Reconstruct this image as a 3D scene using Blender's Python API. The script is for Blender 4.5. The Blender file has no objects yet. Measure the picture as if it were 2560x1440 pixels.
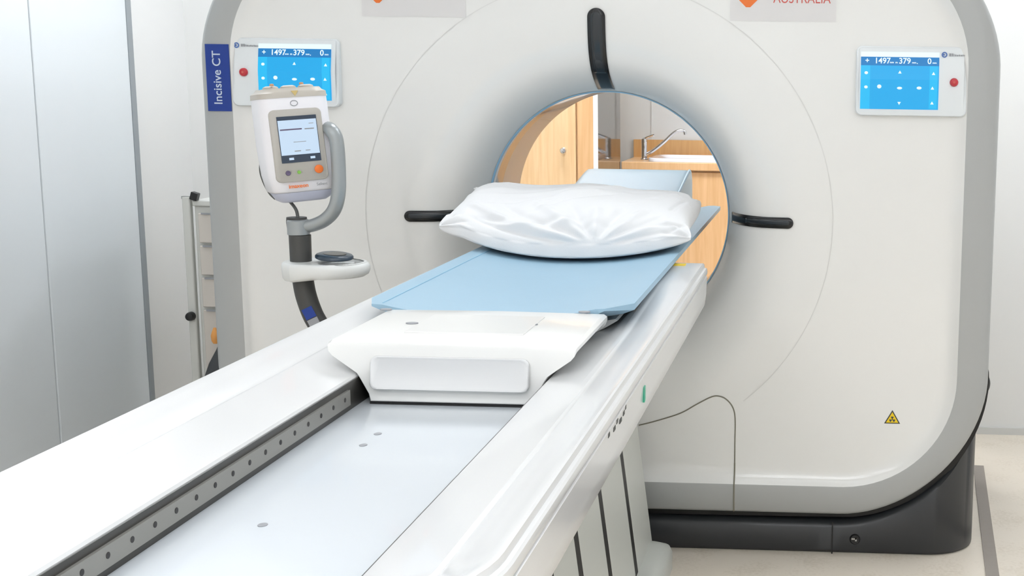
import bpy, bmesh, math, random
from mathutils import Vector, Matrix
random.seed(7)
PI = math.pi
SC = bpy.context.scene
COL = SC.collection

# ------------------------------------------------------------------ materials
def srgb(r, g, b):
    f = lambda c: (c/255/12.92) if c/255 <= .04045 else ((c/255+.055)/1.055)**2.4
    return (f(r), f(g), f(b), 1)

def mat(name, rgb, rough=.5, metal=0, coat=0, noise=0, nscale=20, bump=0, bscale=200, spec=.5, emit=0, trans=0, sheen=0, alpha=1):
    m = bpy.data.materials.new(name); m.use_nodes = True
    nt = m.node_tree; b = nt.nodes['Principled BSDF']
    b.inputs['Base Color'].default_value = srgb(*rgb)
    b.inputs['Roughness'].default_value = rough
    b.inputs['Metallic'].default_value = metal
    b.inputs['Coat Weight'].default_value = coat
    b.inputs['Coat Roughness'].default_value = .06
    b.inputs['Specular IOR Level'].default_value = spec
    b.inputs['Sheen Weight'].default_value = sheen
    if emit:
        b.inputs['Base Color'].default_value = tuple(c*.12 for c in srgb(*rgb)[:3])+(1,)
        b.inputs['Emission Color'].default_value = srgb(*rgb); b.inputs['Emission Strength'].default_value = emit
    if trans: b.inputs['Transmission Weight'].default_value = trans
    if alpha < 1: b.inputs['Alpha'].default_value = alpha
    tc = nt.nodes.new('ShaderNodeTexCoord')
    if noise:
        n = nt.nodes.new('ShaderNodeTexNoise'); n.inputs['Scale'].default_value = nscale; n.inputs['Detail'].default_value = 4
        nt.links.new(tc.outputs['Object'], n.inputs['Vector'])
        r = nt.nodes.new('ShaderNodeMapRange'); r.inputs[3].default_value = 1-noise; r.inputs[4].default_value = 1+noise
        nt.links.new(n.outputs['Fac'], r.inputs[0])
        v = nt.nodes.new('ShaderNodeVectorMath'); v.operation = 'SCALE'; v.inputs[0].default_value = srgb(*rgb)[:3]
        nt.links.new(r.outputs[0], v.inputs['Scale']); nt.links.new(v.outputs[0], b.inputs['Base Color'])
    if bump:
        n = nt.nodes.new('ShaderNodeTexNoise'); n.inputs['Scale'].default_value = bscale; n.inputs['Detail'].default_value = 3
        nt.links.new(tc.outputs['Object'], n.inputs['Vector'])
        bn = nt.nodes.new('ShaderNodeBump'); bn.inputs['Strength'].default_value = bump; bn.inputs['Distance'].default_value = .002
        nt.links.new(n.outputs['Fac'], bn.inputs['Height']); nt.links.new(bn.outputs[0], b.inputs['Normal'])
    return m

def wood(name, c1, c2):
    m = mat(name, c1, .35, coat=.15); nt = m.node_tree; b = nt.nodes['Principled BSDF']
    tc = nt.nodes.new('ShaderNodeTexCoord'); mp = nt.nodes.new('ShaderNodeMapping'); mp.inputs['Scale'].default_value = (22, 22, 1.2)
    n = nt.nodes.new('ShaderNodeTexNoise'); n.inputs['Scale'].default_value = 2.2; n.inputs['Detail'].default_value = 6; n.inputs['Distortion'].default_value = .6
    cr = nt.nodes.new('ShaderNodeValToRGB'); cr.color_ramp.elements[0].position = .3; cr.color_ramp.elements[1].position = .7
    cr.color_ramp.elements[0].color = srgb(*c1); cr.color_ramp.elements[1].color = srgb(*c2)
    nt.links.new(tc.outputs['Object'], mp.inputs[0]); nt.links.new(mp.outputs[0], n.inputs['Vector'])
    nt.links.new(n.outputs['Fac'], cr.inputs[0]); nt.links.new(cr.outputs[0], b.inputs['Base Color'])
    return m

def floor_mat():
    m = mat('vinyl_floor', (205, 194, 178), .38); nt = m.node_tree; b = nt.nodes['Principled BSDF']
    tc = nt.nodes.new('ShaderNodeTexCoord')
    n = nt.nodes.new('ShaderNodeTexNoise'); n.inputs['Scale'].default_value = 90; n.inputs['Detail'].default_value = 5
    n2 = nt.nodes.new('ShaderNodeTexNoise'); n2.inputs['Scale'].default_value = 7; n2.inputs['Detail'].default_value = 3
    ad = nt.nodes.new('ShaderNodeMath'); ad.operation = 'ADD'
    cr = nt.nodes.new('ShaderNodeValToRGB')
    cr.color_ramp.elements[0].position = .7; cr.color_ramp.elements[1].position = 1.25
    cr.color_ramp.elements[0].color = srgb(219, 208, 191); cr.color_ramp.elements[1].color = srgb(231, 221, 206)
    nt.links.new(tc.outputs['Object'], n.inputs['Vector']); nt.links.new(tc.outputs['Object'], n2.inputs['Vector'])
    nt.links.new(n.outputs['Fac'], ad.inputs[0]); nt.links.new(n2.outputs['Fac'], ad.inputs[1])
    nt.links.new(ad.outputs[0], cr.inputs[0]); nt.links.new(cr.outputs[0], b.inputs['Base Color'])
    return m

M = dict(
    shell=mat('gantry_shell', (233, 233, 230), .25, coat=.8),
    band=mat('gantry_grey', (170, 172, 171), .38, metal=.15, coat=.2),
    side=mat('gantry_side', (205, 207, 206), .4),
    black=mat('black_gap', (10, 10, 11), .5),
    base=mat('charcoal_base', (45, 47, 50), .42, coat=.15),
    chrome=mat('chrome', (215, 216, 220), .12, metal=1),
    steel=mat('steel', (170, 170, 168), .35, metal=.9),
    rimblue=mat('rim_blue', (150, 196, 226), .3, coat=.5),
    mylar=mat('bore_film', (96, 62, 36), .16, coat=.8),
    boregrey=mat('bore_grey', (176, 172, 172), .22, coat=.5),
    glassblk=mat('laser_glass', (10, 13, 16), .25, coat=.15),
    glassin=mat('laser_inner', (30, 37, 42), .25, coat=.2),
    panel=mat('panel_white', (226, 231, 233), .3),
    seam=mat('seam_light', (214, 214, 211), .5),
    seamd=mat('seam_dark', (128, 124, 110), .5),
    table=mat('table_white', (216, 217, 217), .25, coat=.4),
    carrier=mat('carrier_white', (230, 230, 227), .3, coat=.4),
    sheet=mat('slot_sheet', (205, 211, 216), .25, coat=.3),
    rack=mat('rack_alu', (150, 148, 142), .4, metal=.5),
    rackd=mat('slot_dark', (58, 56, 52), .3, metal=.3),
    hole=mat('hole_dark', (52, 50, 50), .6),
    ped=mat('pedestal_grey', (200, 202, 196), .4),
    pad=mat('pad_vinyl', (150, 183, 203), .42, noise=.03, nscale=6, bump=.12, bscale=60),
    padedge=mat('pad_piping', (186, 222, 242), .4),
    linen=mat("pillow_linen", (226, 227, 228), .85, bump=.15, bscale=300, sheen=.2),
    cushside=mat('cushion_side', (196, 208, 214), .6),
    capy=mat('cap_yellow', (206, 182, 120), .5), capo2=mat('tie_orange', (226, 158, 84), .6), capo=mat('cap_orange', (196, 150, 112), .5), yellow=mat('label_yellow', (240, 205, 20), .4),
    dgrey=mat('dark_tag', (70, 72, 70), .6),
    blue=mat('badge_blue', (0, 52, 142), .35),
    white=mat('print_white', (240, 243, 246), .5),
    silver=mat('print_silver', (196, 208, 226), .5),
    orange=mat('print_orange', (238, 120, 45), .5),
    redtx=mat('print_red', (206, 92, 84), .5),
    sticker=mat('sticker_film', (222, 220, 219), .35),
    red=mat('button_red', (190, 25, 42), .3, coat=.4),
    printg=mat('print_grey', (150, 152, 156), .5),
    logob=mat('print_blue', (70, 110, 180), .5),
    scr=mat('screen_blue', (0, 164, 228), .35, emit=.95),
    scr2=mat('screen_lightblue', (16, 184, 240), .35, emit=.92),
    scrh=mat('screen_header', (0, 122, 192), .35, emit=.9),
    scrw=mat('screen_white', (228, 250, 252), .2, emit=.95),
    inj=mat('injector_white', (238, 237, 241), .3, coat=.3),
    injt=mat('injector_beige', (190, 184, 174), .45),
    injb=mat('injector_bezel', (184, 180, 172), .4),
    injv=mat('injector_lilac', (196, 200, 218), .35),
    injs=mat('injector_screen', (200, 222, 244), .2, emit=.85),
    injd=mat('injector_screen_dark', (62, 84, 112), .2, emit=.3),
    purple=mat('print_purple', (96, 84, 112), .5),
    green=mat('led_green', (150, 220, 90), .3, emit=.5),
    teal=mat('led_teal', (70, 200, 160), .3, emit=.4),
    arm=mat('arm_grey', (158, 163, 164), .32, metal=.35),
    pole=mat('pole_dark', (66, 66, 64), .45),
    tray=mat('tray_white', (222, 224, 222), .35, coat=.2),
    remote=mat('remote_navy', (40, 58, 74), .35, coat=.3),
    cable=mat('cable_grey', (84, 86, 84), .5),
    wall=mat('wall_paint', (232, 232, 231), .55),
    wallb=mat('wall_back_paint', (224, 224, 222), .55),
    door=mat('door_laminate', (220, 225, 228), .4),
    gap=mat('door_gap', (150, 156, 160), .6),
    skirt=mat('skirting', (205, 205, 202), .5),
    floor=floor_mat(),
    strip=mat('floor_strip', (150, 142, 134), .5, noise=.05, nscale=60),
    ceil=mat('ceiling_tile', (235, 235, 233), .8),
    lampf=mat('lamp_frame', (225, 225, 225), .4),
    lamp=mat('lamp_diffuser', (247, 250, 255), .5, emit=12), lampm=mat('lamp_diffuser_middle', (247, 250, 255), .5, emit=8), lampn=mat('lamp_diffuser_near', (247, 250, 255), .5, emit=2), lampr=mat('lamp_diffuser_bright', (244, 249, 255), .5, emit=30), lamps=mat('lamp_diffuser_fill', (244, 249, 255), .5, emit=9.5),
    cart=mat('cart_cream', (206, 199, 190), .4),
    cartf=mat('cart_frame', (206, 206, 200), .4),
    knob=mat('black_knob', (18, 18, 20), .35),
    bag=mat('dark_bag', (66, 68, 70), .7, bump=.4, bscale=40),
    wood=wood('maple', (230, 192, 144), (240, 208, 164)),
    wood2=wood('maple_warm', (220, 174, 124), (232, 190, 142)),
    wood3=wood('oak_upstand', (192, 146, 92), (208, 164, 110)),
    mirror=mat('smoked_glass', (120, 116, 112), .06, metal=.85),
    basin=mat('basin_white', (238, 240, 248), .12, coat=.6),
    splash=mat('splash_board', (206, 205, 202), .3),
)

# ------------------------------------------------------------------ helpers
def tag(o, label=None, cat=None, group=None, kind=None):
    if label: o['label'] = label
    if cat: o['category'] = cat
    if group: o['group'] = group
    if kind: o['kind'] = kind
    return o

def empty(name, loc, label, cat, group=None):
    o = bpy.data.objects.new(name, None); COL.objects.link(o); o.location = loc
    return tag(o, label, cat, group)

def root_loc(p):
    v = Vector((0, 0, 0))
    while p is not None:
        v += p.location; p = p.parent
    return v

def obj(name, bm, mats, parent=None, smooth=40, bevel=0, seg=2, recalc=True, origin=None):
    """bm is in world coordinates; linked as one mesh object, optionally under a parent"""
    if recalc: bmesh.ops.recalc_face_normals(bm, faces=bm.faces)
    base = root_loc(parent) if parent else (Vector(origin) if origin else Vector((0, 0, 0)))
    bmesh.ops.translate(bm, verts=bm.verts, vec=-base)
    me = bpy.data.meshes.new(name); bm.to_mesh(me); bm.free()
    for m in (mats if isinstance(mats, (list, tuple)) else [mats]): me.materials.append(m)
    o = bpy.data.objects.new(name, me); COL.objects.link(o)
    if parent: o.parent = parent
    elif origin: o.location = origin
    if bevel:
        b = o.modifiers.new('bevel', 'BEVEL'); b.width = bevel; b.segments = seg; b.limit_method = 'ANGLE'; b.angle_limit = math.radians(35)
    if smooth:
        me.polygons.foreach_set('use_smooth', [True]*len(me.polygons))
        try: me.set_sharp_from_angle(angle=math.radians(smooth))
        except Exception: pass
        if bevel:
            w = o.modifiers.new('wn', 'WEIGHTED_NORMAL'); w.keep_sharp = True
    return o

def box(bm, c0, c1, mi=0):
    x0, y0, z0 = c0; x1, y1, z1 = c1
    v = [bm.verts.new(p) for p in ((x0,y0,z0),(x1,y0,z0),(x1,y1,z0),(x0,y1,z0),(x0,y0,z1),(x1,y0,z1),(x1,y1,z1),(x0,y1,z1))]
    for f in ((3,2,1,0),(4,5,6,7),(0,1,5,4),(1,2,6,5),(2,3,7,6),(3,0,4,7)):
        bm.faces.new([v[i] for i in f]).material_index = mi
    return v

def B(c0, c1): bm = bmesh.new(); box(bm, c0, c1); return bm

def prism(bm, poly, lo, hi, axis='y', mi=0):
    """poly is a list of 2D points; extruded along axis between lo and hi"""
    def P(a, b, t):
        return {'y': (a, t, b), 'x': (t, a, b), 'z': (a, b, t)}[axis]
    A = [bm.verts.new(P(a, b, lo)) for a, b in poly]; C = [bm.verts.new(P(a, b, hi)) for a, b in poly]
    n = len(poly)
    for i in range(n):
        bm.faces.new((A[i], A[(i+1) % n], C[(i+1) % n], C[i])).material_index = mi
    bm.faces.new(A).material_index = mi; bm.faces.new(C[::-1]).material_index = mi
    return bm

def rrect(x0, z0, x1, z1, r, n=6):
    pts = []
    for cx, cz, a in ((x1-r, z0+r, -90), (x1-r, z1-r, 0), (x0+r, z1-r, 90), (x0+r, z0+r, 180)):
        for i in range(n+1):
            t = math.radians(a+90*i/n); pts.append((cx+r*math.cos(t), cz+r*math.sin(t)))
    return pts

def circ(cx, cz, r, n=32, rz=None):
    rz = rz or r
    return [(cx+r*math.cos(2*PI*i/n), cz+rz*math.sin(2*PI*i/n)) for i in range(n)]

def loft(bm, rings, closed=True, cap=True, mi=0):
    R = [[bm.verts.new(p) for p in r] for r in rings]
    n = len(R[0])
    for a, b in zip(R[:-1], R[1:]):
        for i in range(n if closed else n-1):
            bm.faces.new((a[i], a[(i+1) % n], b[(i+1) % n], b[i])).material_index = mi
    if cap and closed:
        bm.faces.new(R[0]).material_index = mi; bm.faces.new(R[-1][::-1]).material_index = mi
    return R

def tube(bm, pts, r, n=14, closed=False, mi=0, sx=None):
    """round tube through points (Catmull-Rom smoothed by the caller); r a number or a list"""
    P = [Vector(p) for p in pts]; rings = []
    up = Vector((0, 1, 0)); last = None
    for i, p in enumerate(P):
        if closed: t = P[(i+1) % len(P)]-P[i-1]
        else: t = P[min(i+1, len(P)-1)]-P[max(i-1, 0)]
        t.normalize()
        if last is None:
            a = up - t*up.dot(t)
            if a.length < .1: a = Vector((1, 0, 0)) - t*t.x
        else: a = last - t*last.dot(t)
        a.normalize(); last = a; b = t.cross(a)
        rr = r[i] if isinstance(r, (list, tuple)) else r
        rings.append([p+(a*math.cos(2*PI*k/n)*(sx or 1)+b*math.sin(2*PI*k/n))*rr for k in range(n)])
    if closed: rings.append(rings[0]); loft(bm, rings, cap=False, mi=mi); bmesh.ops.remove_doubles(bm, verts=bm.verts, dist=1e-6)
    else: loft(bm, rings, mi=mi)
    return bm

def spline(P, k=8, closed=False):
    P = [Vector(p) for p in P]; n = len(P); out = []
    g = (lambda i: P[i % n]) if closed else (lambda i: P[max(0, min(n-1, i))])
    for i in range(n if closed else n-1):
        for j in range(k):
            t = j/k; a, b, c, d = g(i-1), g(i), g(i+1), g(i+2)
            out.append(.5*((2*b)+(c-a)*t+(2*a-5*b+4*c-d)*t*t+(3*b-a-3*c+d)*t**3))
    if not closed: out.append(P[-1])
    return out

def lathe(bm, prof, c, axis='z', n=28, mi=0, cap=True):
    """prof: list of (radius, height along axis)"""
    rings = []
    for r, h in prof:
        ring = []
        for k in range(n):
            a = 2*PI*k/n; u, v = r*math.cos(a), r*math.sin(a)
            ring.append(Vector(c)+Vector({'z': (u, v, h), 'y': (u, h, v), 'x': (h, u, v)}[axis]))
        rings.append(ring)
    loft(bm, rings, mi=mi, cap=cap); return bm

def text_bm(s, size, M4, depth=.0006, mi=0, bold=0, sx=1):
    cu = bpy.data.curves.new('lettering', 'FONT'); cu.body = s; cu.size = size; cu.extrude = depth; cu.align_x = 'CENTER'; cu.align_y = 'CENTER'; cu.offset = bold
    o = bpy.data.objects.new('lettering', cu); COL.objects.link(o)
    dg = bpy.context.evaluated_depsgraph_get(); me = bpy.data.meshes.new_from_object(o.evaluated_get(dg))
    bm = bmesh.new(); bm.from_mesh(me); bpy.data.objects.remove(o); bpy.data.curves.remove(cu); bpy.data.meshes.remove(me)
    bmesh.ops.transform(bm, matrix=M4 @ Matrix.Diagonal((sx, 1, 1, 1)), verts=bm.verts)
    for f in bm.faces: f.material_index = mi
    return bm

def merge(a, b):
    me = bpy.data.meshes.new('t'); b.to_mesh(me); b.free(); a.from_mesh(me); bpy.data.meshes.remove(me); return a

def face_front(x, y, z, rot=0):      # text standing on a plane that looks towards -y
    return Matrix.Translation((x, y, z)) @ Matrix.Rotation(PI/2, 4, 'X') @ Matrix.Rotation(rot, 4, 'Z')

# ------------------------------------------------------------------ camera
F = 3250.0; PX = 1940.0; PY = 720.0
V1 = (2077.0, 205.0); ROLL = .0145
d = Vector((V1[0]-PX, -(V1[1]-PY), -F)).normalized()
up = Vector((ROLL, 1.0, 0)); up.z = -(up.x*d.x+up.y*d.y)/d.z; up.normalize()
xx = d.cross(up)
CAMLOC = Vector((.71, -3.97, 1.49))
R3 = Matrix((xx, d, up))              # rows: world axes seen from the camera
cam = bpy.data.cameras.new('camera'); co = bpy.data.objects.new('camera', cam); COL.objects.link(co)
cam.sensor_width = 36; cam.lens = F/2560*36
cam.shift_x = -(PX-1280)/2560; cam.shift_y = (PY-720)/2560
cam.clip_start = .05; cam.clip_end = 60
co.matrix_world = Matrix.Translation(CAMLOC) @ R3.to_4x4()
SC.camera = co

# ------------------------------------------------------------------ room
XL, XR, YF, YB, YR, ZC = -2.02, 2.9, -5.6, 1.51, 4.75, 2.75
def struct(name, bm, m, **k):
    o = obj(name, bm, m, smooth=0, **k); o['kind'] = 'structure'; return o
struct('floor', B((XL-.1, YF-.1, -.1), (XR+.1, YR+.1, 0)), M['floor'])
struct('ceiling', B((XL-.1, YF-.1, ZC), (XR+.1, YR+.1, ZC+.1)), M['ceil'])
struct('wall_left', B((XL-.1, YF, 0), (XL, YR, ZC)), M['wall'])
struct('wall_right', B((XR, YF, 0), (XR+.1, YR, ZC)), M['wall'])
struct('wall_front', B((XL-.1, YF-.1, 0), (XR+.1, YF, ZC)), M['wall'])
struct('wall_rear', B((XL-.1, YR, 0), (XR+.1, YR+.1, ZC)), M['splash'])
bm = bmesh.new()                      # wall behind the scanner with the wide opening into the wash bay
box(bm, (XL, YB, 0), (-1.3, YB+.12, ZC)); box(bm, (1.1, YB, 0), (XR, YB+.12, ZC)); box(bm, (-1.3, YB, 2.25), (1.1, YB+.12, ZC))
struct('wall_back', bm, M['wallb'])
struct('baseboard_back', B((1.1, YB-.012, 0), (XR, YB, .03)), M['skirt'])
# splash joint lines on the rear wall
for i, x in enumerate((-.48, .75)):
    struct('trim_%d' % (i+1), B((x-.004, YR-.006, 1.09), (x+.004, YR, 2.3)), M['skirt'])
# sliding door leaves on the left wall
def door(n, y0, y1):
    o = struct('door_%d' % n, B((XL, y0, .01), (XL+.03, y1, ZC-.04)), M['door'], bevel=.004)
    return o
door(1, -.75, .385); door(2, .392, 1.0)
struct('trim_3', B((XL, 1.0, 0), (XL+.032, 1.035, ZC-.04)), M['gap'])  # grey strip standing in for the shadow gap beside the door leaf
# floor strip (cable channel cover)
bm = bmesh.new()
a = Vector((1.1767, -.68, 0)); b = Vector((1.303, 1.02, 0)); w = Vector((.041, -.003, 0))
v = [bm.verts.new(p+Vector((0, 0, h))) for h in (0, .004) for p in (a, a+w, b+w, b)]
for f in ((0,1,2,3),(4,5,6,7),(0,1,5,4),(1,2,6,5),(2,3,7,6),(3,0,4,7)): bm.faces.new([v[i] for i in f])
tag(obj('floor_channel_cover', bm, M['strip'], smooth=0), 'narrow grey cover strip running over the floor beside the dark scanner base', 'floor strip')

# ceiling lights
def ceiling_light(x, y, lx, ly, label, m='lamp'):
    r = empty('ceiling_light', (x, y, ZC), label, 'ceiling light', 'recessed ceiling light panels')
    bm = bmesh.new(); t = .03
    for c0, c1 in (((x-lx/2, y-ly/2), (x+lx/2, y-ly/2+t)), ((x-lx/2, y+ly/2-t), (x+lx/2, y+ly/2)), ((x-lx/2, y-ly/2+t), (x-lx/2+t, y+ly/2-t)), ((x+lx/2-t, y-ly/2+t), (x+lx/2, y+ly/2-t))):
        box(bm, (c0[0], c0[1], ZC-.02), (c1[0], c1[1], ZC))
    obj('frame', bm, M['lampf'], r, smooth=0)
    obj('diffuser', B((x-lx/2+t, y-ly/2+t, ZC-.012), (x+lx/2-t, y+ly/2-t, ZC-.004)), M[m], r, smooth=0)
for y, mm, ll in ((-4.9, 'lamp', 'long recessed ceiling light panel in the row farthest from the scanner'), (-3.4, 'lampm', 'long recessed ceiling light panel in the middle row of the room'), (-1.7, 'lampn', 'long recessed ceiling light panel in the row over the patient table')):
    for x in (-.95, .45, 1.85):
        ceiling_light(x, y, 1.15, .55, ll, mm)
for x in (-1.45, -.3, .85, 2.0):  # unseen fill panels, added to brighten the back wall and side areas
    ceiling_light(x, .35, .6, 1.15, 'added fill light panel on the ceiling directly above the scanner', 'lamps')
ceiling_light(-.6, 3.0, 1.1, .55, 'recessed ceiling light panel over the tall maple cupboard', 'lampr'); ceiling_light(1.2, 3.3, 1.1, .55, 'recessed ceiling light panel over the sink bench', 'lampr')

# ------------------------------------------------------------------ CT scanner gantry
CZ = 1.06
gantry = empty('ct_scanner', (0, .5, 0), 'large white ct scanner gantry with round bore and grey edge band', 'ct scanner')
def rr_ray(a, hw, zb, zt, r, e=2.0):
    """distance from (0,CZ) in direction a to a rounded rectangle"""
    ca, sa = math.cos(a), math.sin(a); lo, hi = .1, 2.2
    for _ in range(34):
        m = (lo+hi)/2; x, z = abs(ca*m), CZ+sa*m
        dz = max((zb+r)-z, z-(zt-r)); dx = x-(hw-r)
        ins = (dx <= r and dz <= r) if (dx <= 0 or dz <= 0) else ((dx/r)**e+(dz/r)**e <= 1)
        if ins: lo = m
        else: hi = m
    return lo
OUT = lambda a: rr_ray(a, 1.217, .136, 1.984, .45, 1.86)
INN = lambda a: rr_ray(a, 1.119, .232, 1.888, .352, 2.0)
NA = 288; ANG = [2*PI*(i+.5)/NA for i in range(NA)]
FR0, FR1, RIMY = .39, .70, .2         # flare: inner radius, outer radius, depth
def flare_y(r):
    if r >= FR1: return 0.0
    t = (FR1-r)/(FR1-FR0); return RIMY*(.12*t*t+.88*t**5.5)
def inout(a):
    i = INN(a); return i
rings = []
def ring(fr, fy): return [(math.cos(a)*fr(a), fy(a), CZ+math.sin(a)*fr(a)) for a in ANG]
for k in range(17):
    r = FR0+(FR1-FR0)*(k/16)**1.25; rings.append(ring(lambda a, r=r: r, lambda a, r=r: flare_y(r)))
rings.append(ring(lambda a: .722, lambda a: 0)); 
for t in (.12, .3, .5, .7, .85):
    rings.append(ring(lambda a, t=t: .722+(INN(a)-.06-.722)*t, lambda a: 0))
for dd, yy in ((.06, 0), (.045, -.001), (.032, -.004), (.02, -.009), (.010, -.0155), (.004, -.020), (0, -.0225)):
    rings.append(ring(lambda a, dd=dd: INN(a)-dd, lambda a, yy=yy: yy))
bm = bmesh.new(); loft(bm, rings, cap=False)
obj('front_cover', bm, M['shell'], gantry, smooth=50)
# grey band round the front
bm = bmesh.new(); rings = []
for t, yy in ((0, -.0225), (.04, -.0235), (.5, -.022), (.85, -.018), (.95, -.012), (1, .0)):
    rings.append(ring(lambda a, t=t: INN(a)+(OUT(a)-INN(a))*t, lambda a, yy=yy: yy))
rings.append(ring(lambda a: OUT(a)-.001, lambda a: .07))
loft(bm, rings, cap=False); obj('edge_band', bm, M['band'], gantry, smooth=50)
JW = lambda a: -.012+.022*max(0, min(1, (-math.sin(a)-.30)/.06))+.018*max(0, min(1, (-math.sin(a)-.38)/.2))
# black joint behind the band, then the rear housing
bm = bmesh.new(); loft(bm, [ring(lambda a: OUT(a)-.02, lambda a: .03), ring(lambda a: OUT(a)+JW(a), lambda a: .035), ring(lambda a: OUT(a)+JW(a), lambda a: .12)], cap=False)
obj('black_joint', bm, M['black'], gantry)
bm = bmesh.new(); rings = [ring(lambda a: OUT(a)-.03, lambda a: .07), ring(lambda a: OUT(a)-.012, lambda a: .09), ring(lambda a: OUT(a)-.012, lambda a: .86), ring(lambda a: OUT(a)-.05, lambda a: .93)]
for r in (.75, .68, .6, .5, .43, .392): rings.append(ring(lambda a, r=r: r, lambda a, r=r: .93 if r > .72 else .93-.33*((.75-r)/.358)**1.6))
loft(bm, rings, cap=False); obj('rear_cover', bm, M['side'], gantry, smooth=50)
# bore lining
def bore(name, y0, y1, m, r=FR0, th=.006):
    bm = bmesh.new(); loft(bm, [ring(lambda a: r, lambda a: y0), ring(lambda a: r, lambda a: y1), ring(lambda a: r+th, lambda a: y1), ring(lambda a: r+th, lambda a: y0), ring(lambda a: r, lambda a: y0)], cap=False)
    bmesh.ops.remove_doubles(bm, verts=bm.verts, dist=1e-6); return obj(name, bm, m, gantry)
bm = bmesh.new(); RS = []
for k in range(9):
    t = PI*k/8; RS.append(ring(lambda a, t=t: FR0+.0015-.0045*math.sin(t), lambda a, t=t: RIMY+.004-.012*math.cos(t)))
loft(bm, RS, cap=False); obj('bore_rim', bm, M['rimblue'], gantry)
bore('bore_lining', .212, .245, M['panel']); bore('scan_window', .245, .345, M['mylar']); bore('bore_lining', .345, .61, M['boregrey'])
# faint circular seam
bm = bmesh.new(); arcv = []
for k in range(241):
    a = math.radians(-51+282*k/240); arcv.append([bm.verts.new((r_*math.cos(a), -.0005, CZ+r_*math.sin(a))) for r_ in (.7238, .7262)])
for p, q in zip(arcv[:-1], arcv[1:]): bm.faces.new((p[0], p[1], q[1], q[0]))
obj('seam_ring', bm, M['seam'], gantry)
# laser windows in the flare
def laser(angle, r0, r1, w, label):
    bm = bmesh.new(); ca, sa = math.cos(angle), math.sin(angle)
    for (a0, a1, hw, off, mi) in ((r0, r1, w/2, .0035, 0), (r0+.05, r1-.012, w/2-.009, .0048, 1)):
        n = 80; L = []
        for k in range(n+1):
            r = a0+(a1-a0)*math.sin(PI/2*k/n); q = hw
            e = a1-r; q = hw
            if e < hw: q = math.sqrt(max(hw*hw-(hw-e)**2, 1e-8))
            y = flare_y(r)-off
            row = []
            for s in (-1, -.33, .33, 1):
                row.append((ca*r-sa*q*s, y, CZ+sa*r+ca*q*s))
            L.append([bm.verts.new(p) for p in row])
        for A, C in zip(L[:-1], L[1:]):
            for j in range(3): bm.faces.new((A[j], A[j+1], C[j+1], C[j])).material_index = mi
    o = obj('laser_window', bm, [M['glassblk'], M['glassin']], gantry, recalc=False)
    s = o.modifiers.new('s', 'SOLIDIFY'); s.thickness = .004; s.offset = 0
    if label: o['label'] = label
laser(0, .405, .604, .034, None); laser(PI, .405, .604, .034, None); laser(PI/2, .398, .640, .054, 'wide black window above the bore')
# lower access panel joints
for s in (1, -1):
    P = [(.126, .410), (.18, .425), (.257, .452), (.31, .483), (.352, .506), (.375, .511), (.40, .503), (.422, .478), (.431, .44), (.431, .36), (.431, .29)]
    Q = spline([(s*x, 0, z) for x, z in P], 6)
    bm = bmesh.new(); tube(bm, Q, .0022, 6)
    tube(bm, [(s*.431, 0, .295), (s*.431, -.0005, .277), (s*.431, -.003, .264), (s*.431, -.009, .252), (s*.431, -.0155, .242), (s*.431, -.020, .236), (s*.431, -.0228, .231), (s*.431, -.0232, .18), (s*.431, -.018, .142)], .0026, 6)
    obj('access_panel_joint', bm, M['seamd'], gantry)
# charcoal base
bm = bmesh.new(); top, bot, lip = [], [], []
def outline_z(x):
    x = abs(x); r = .45; cx = 1.217-r; e = 1.86
    if x <= cx: return .136
    t = min((x-cx)/r, .99999); return .136+r-r*(1-t**e)**(1/e)
n = 90; front = []
for k in range(n+1):
    u = -1+2*k/n; x = 1.205*math.sin(u*PI/2)*1.0
    ax = 1.205-abs(x); rc = .16
    y = .012 if ax > rc else .012+rc-math.sqrt(max(rc*rc-(rc-ax)**2, 0))
    front.append((x, y, min(outline_z(x)-.03, .40)))
def basering(f): return [(x, f(y), z) for x, y, z in front]
rows = [[(x, y+.012, 0) for x, y, z in front], [(x, y, .012) for x, y, z in front], [(x, y, z-.02) for x, y, z in front], [(x, y+.01, z-.006) for x, y, z in front], [(x, y+.03, z) for x, y, z in front], [(x, .9, z) for x, y, z in front], [(x, .9, 0) for x, y, z in front]]
loft(bm, rows, closed=False)
obj('base_skirt', bm, M['base'], gantry, smooth=45)
obj('base_joint', B((.7425, .008, .0), (.7465, .013, .105)), M['black'], gantry, smooth=0)
bm = bmesh.new(); lathe(bm, [(.001, -.004), (.014, -.004), (.017, 0), (.017, .012)], (.817, .009, .05), 'y'); lk = obj('base_lock', bm, M['knob'], gantry)
bm = bmesh.new(); box(bm, (.806, .0015, .051), (.822, .005, .056)); box(bm, (.817, .0015, .046), (.823, .005, .056)); obj('key_slot', bm, M['steel'], lk, smooth=0)
bm = bmesh.new(); lathe(bm, [(.004, 0), (.012, .002), (.013, .012), (.004, .016)], (1.214, .15, .845), 'x'); obj('side_button', bm, M['knob'], gantry)
bm = bmesh.new(); tube(bm, spline([(1.21, .2, .575), (1.232, .2, .55), (1.24, .2, .525), (1.232, .2, .50), (1.205, .2, .47)], 5), .011, 10); obj('side_handle', bm, M['dgrey'], gantry)

# printed badge on the left band
bm = B((-1.194, -.0265, 1.375), (-1.121, -.0225, 1.577)); bd = obj('name_badge', bm, M['blue'], gantry, smooth=0)
obj('badge_lettering', text_bm('Incisive CT', .036, face_front(-1.159, -.0275, 1.476, PI/2), bold=.0003), M['silver'], bd, smooth=0)

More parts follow.
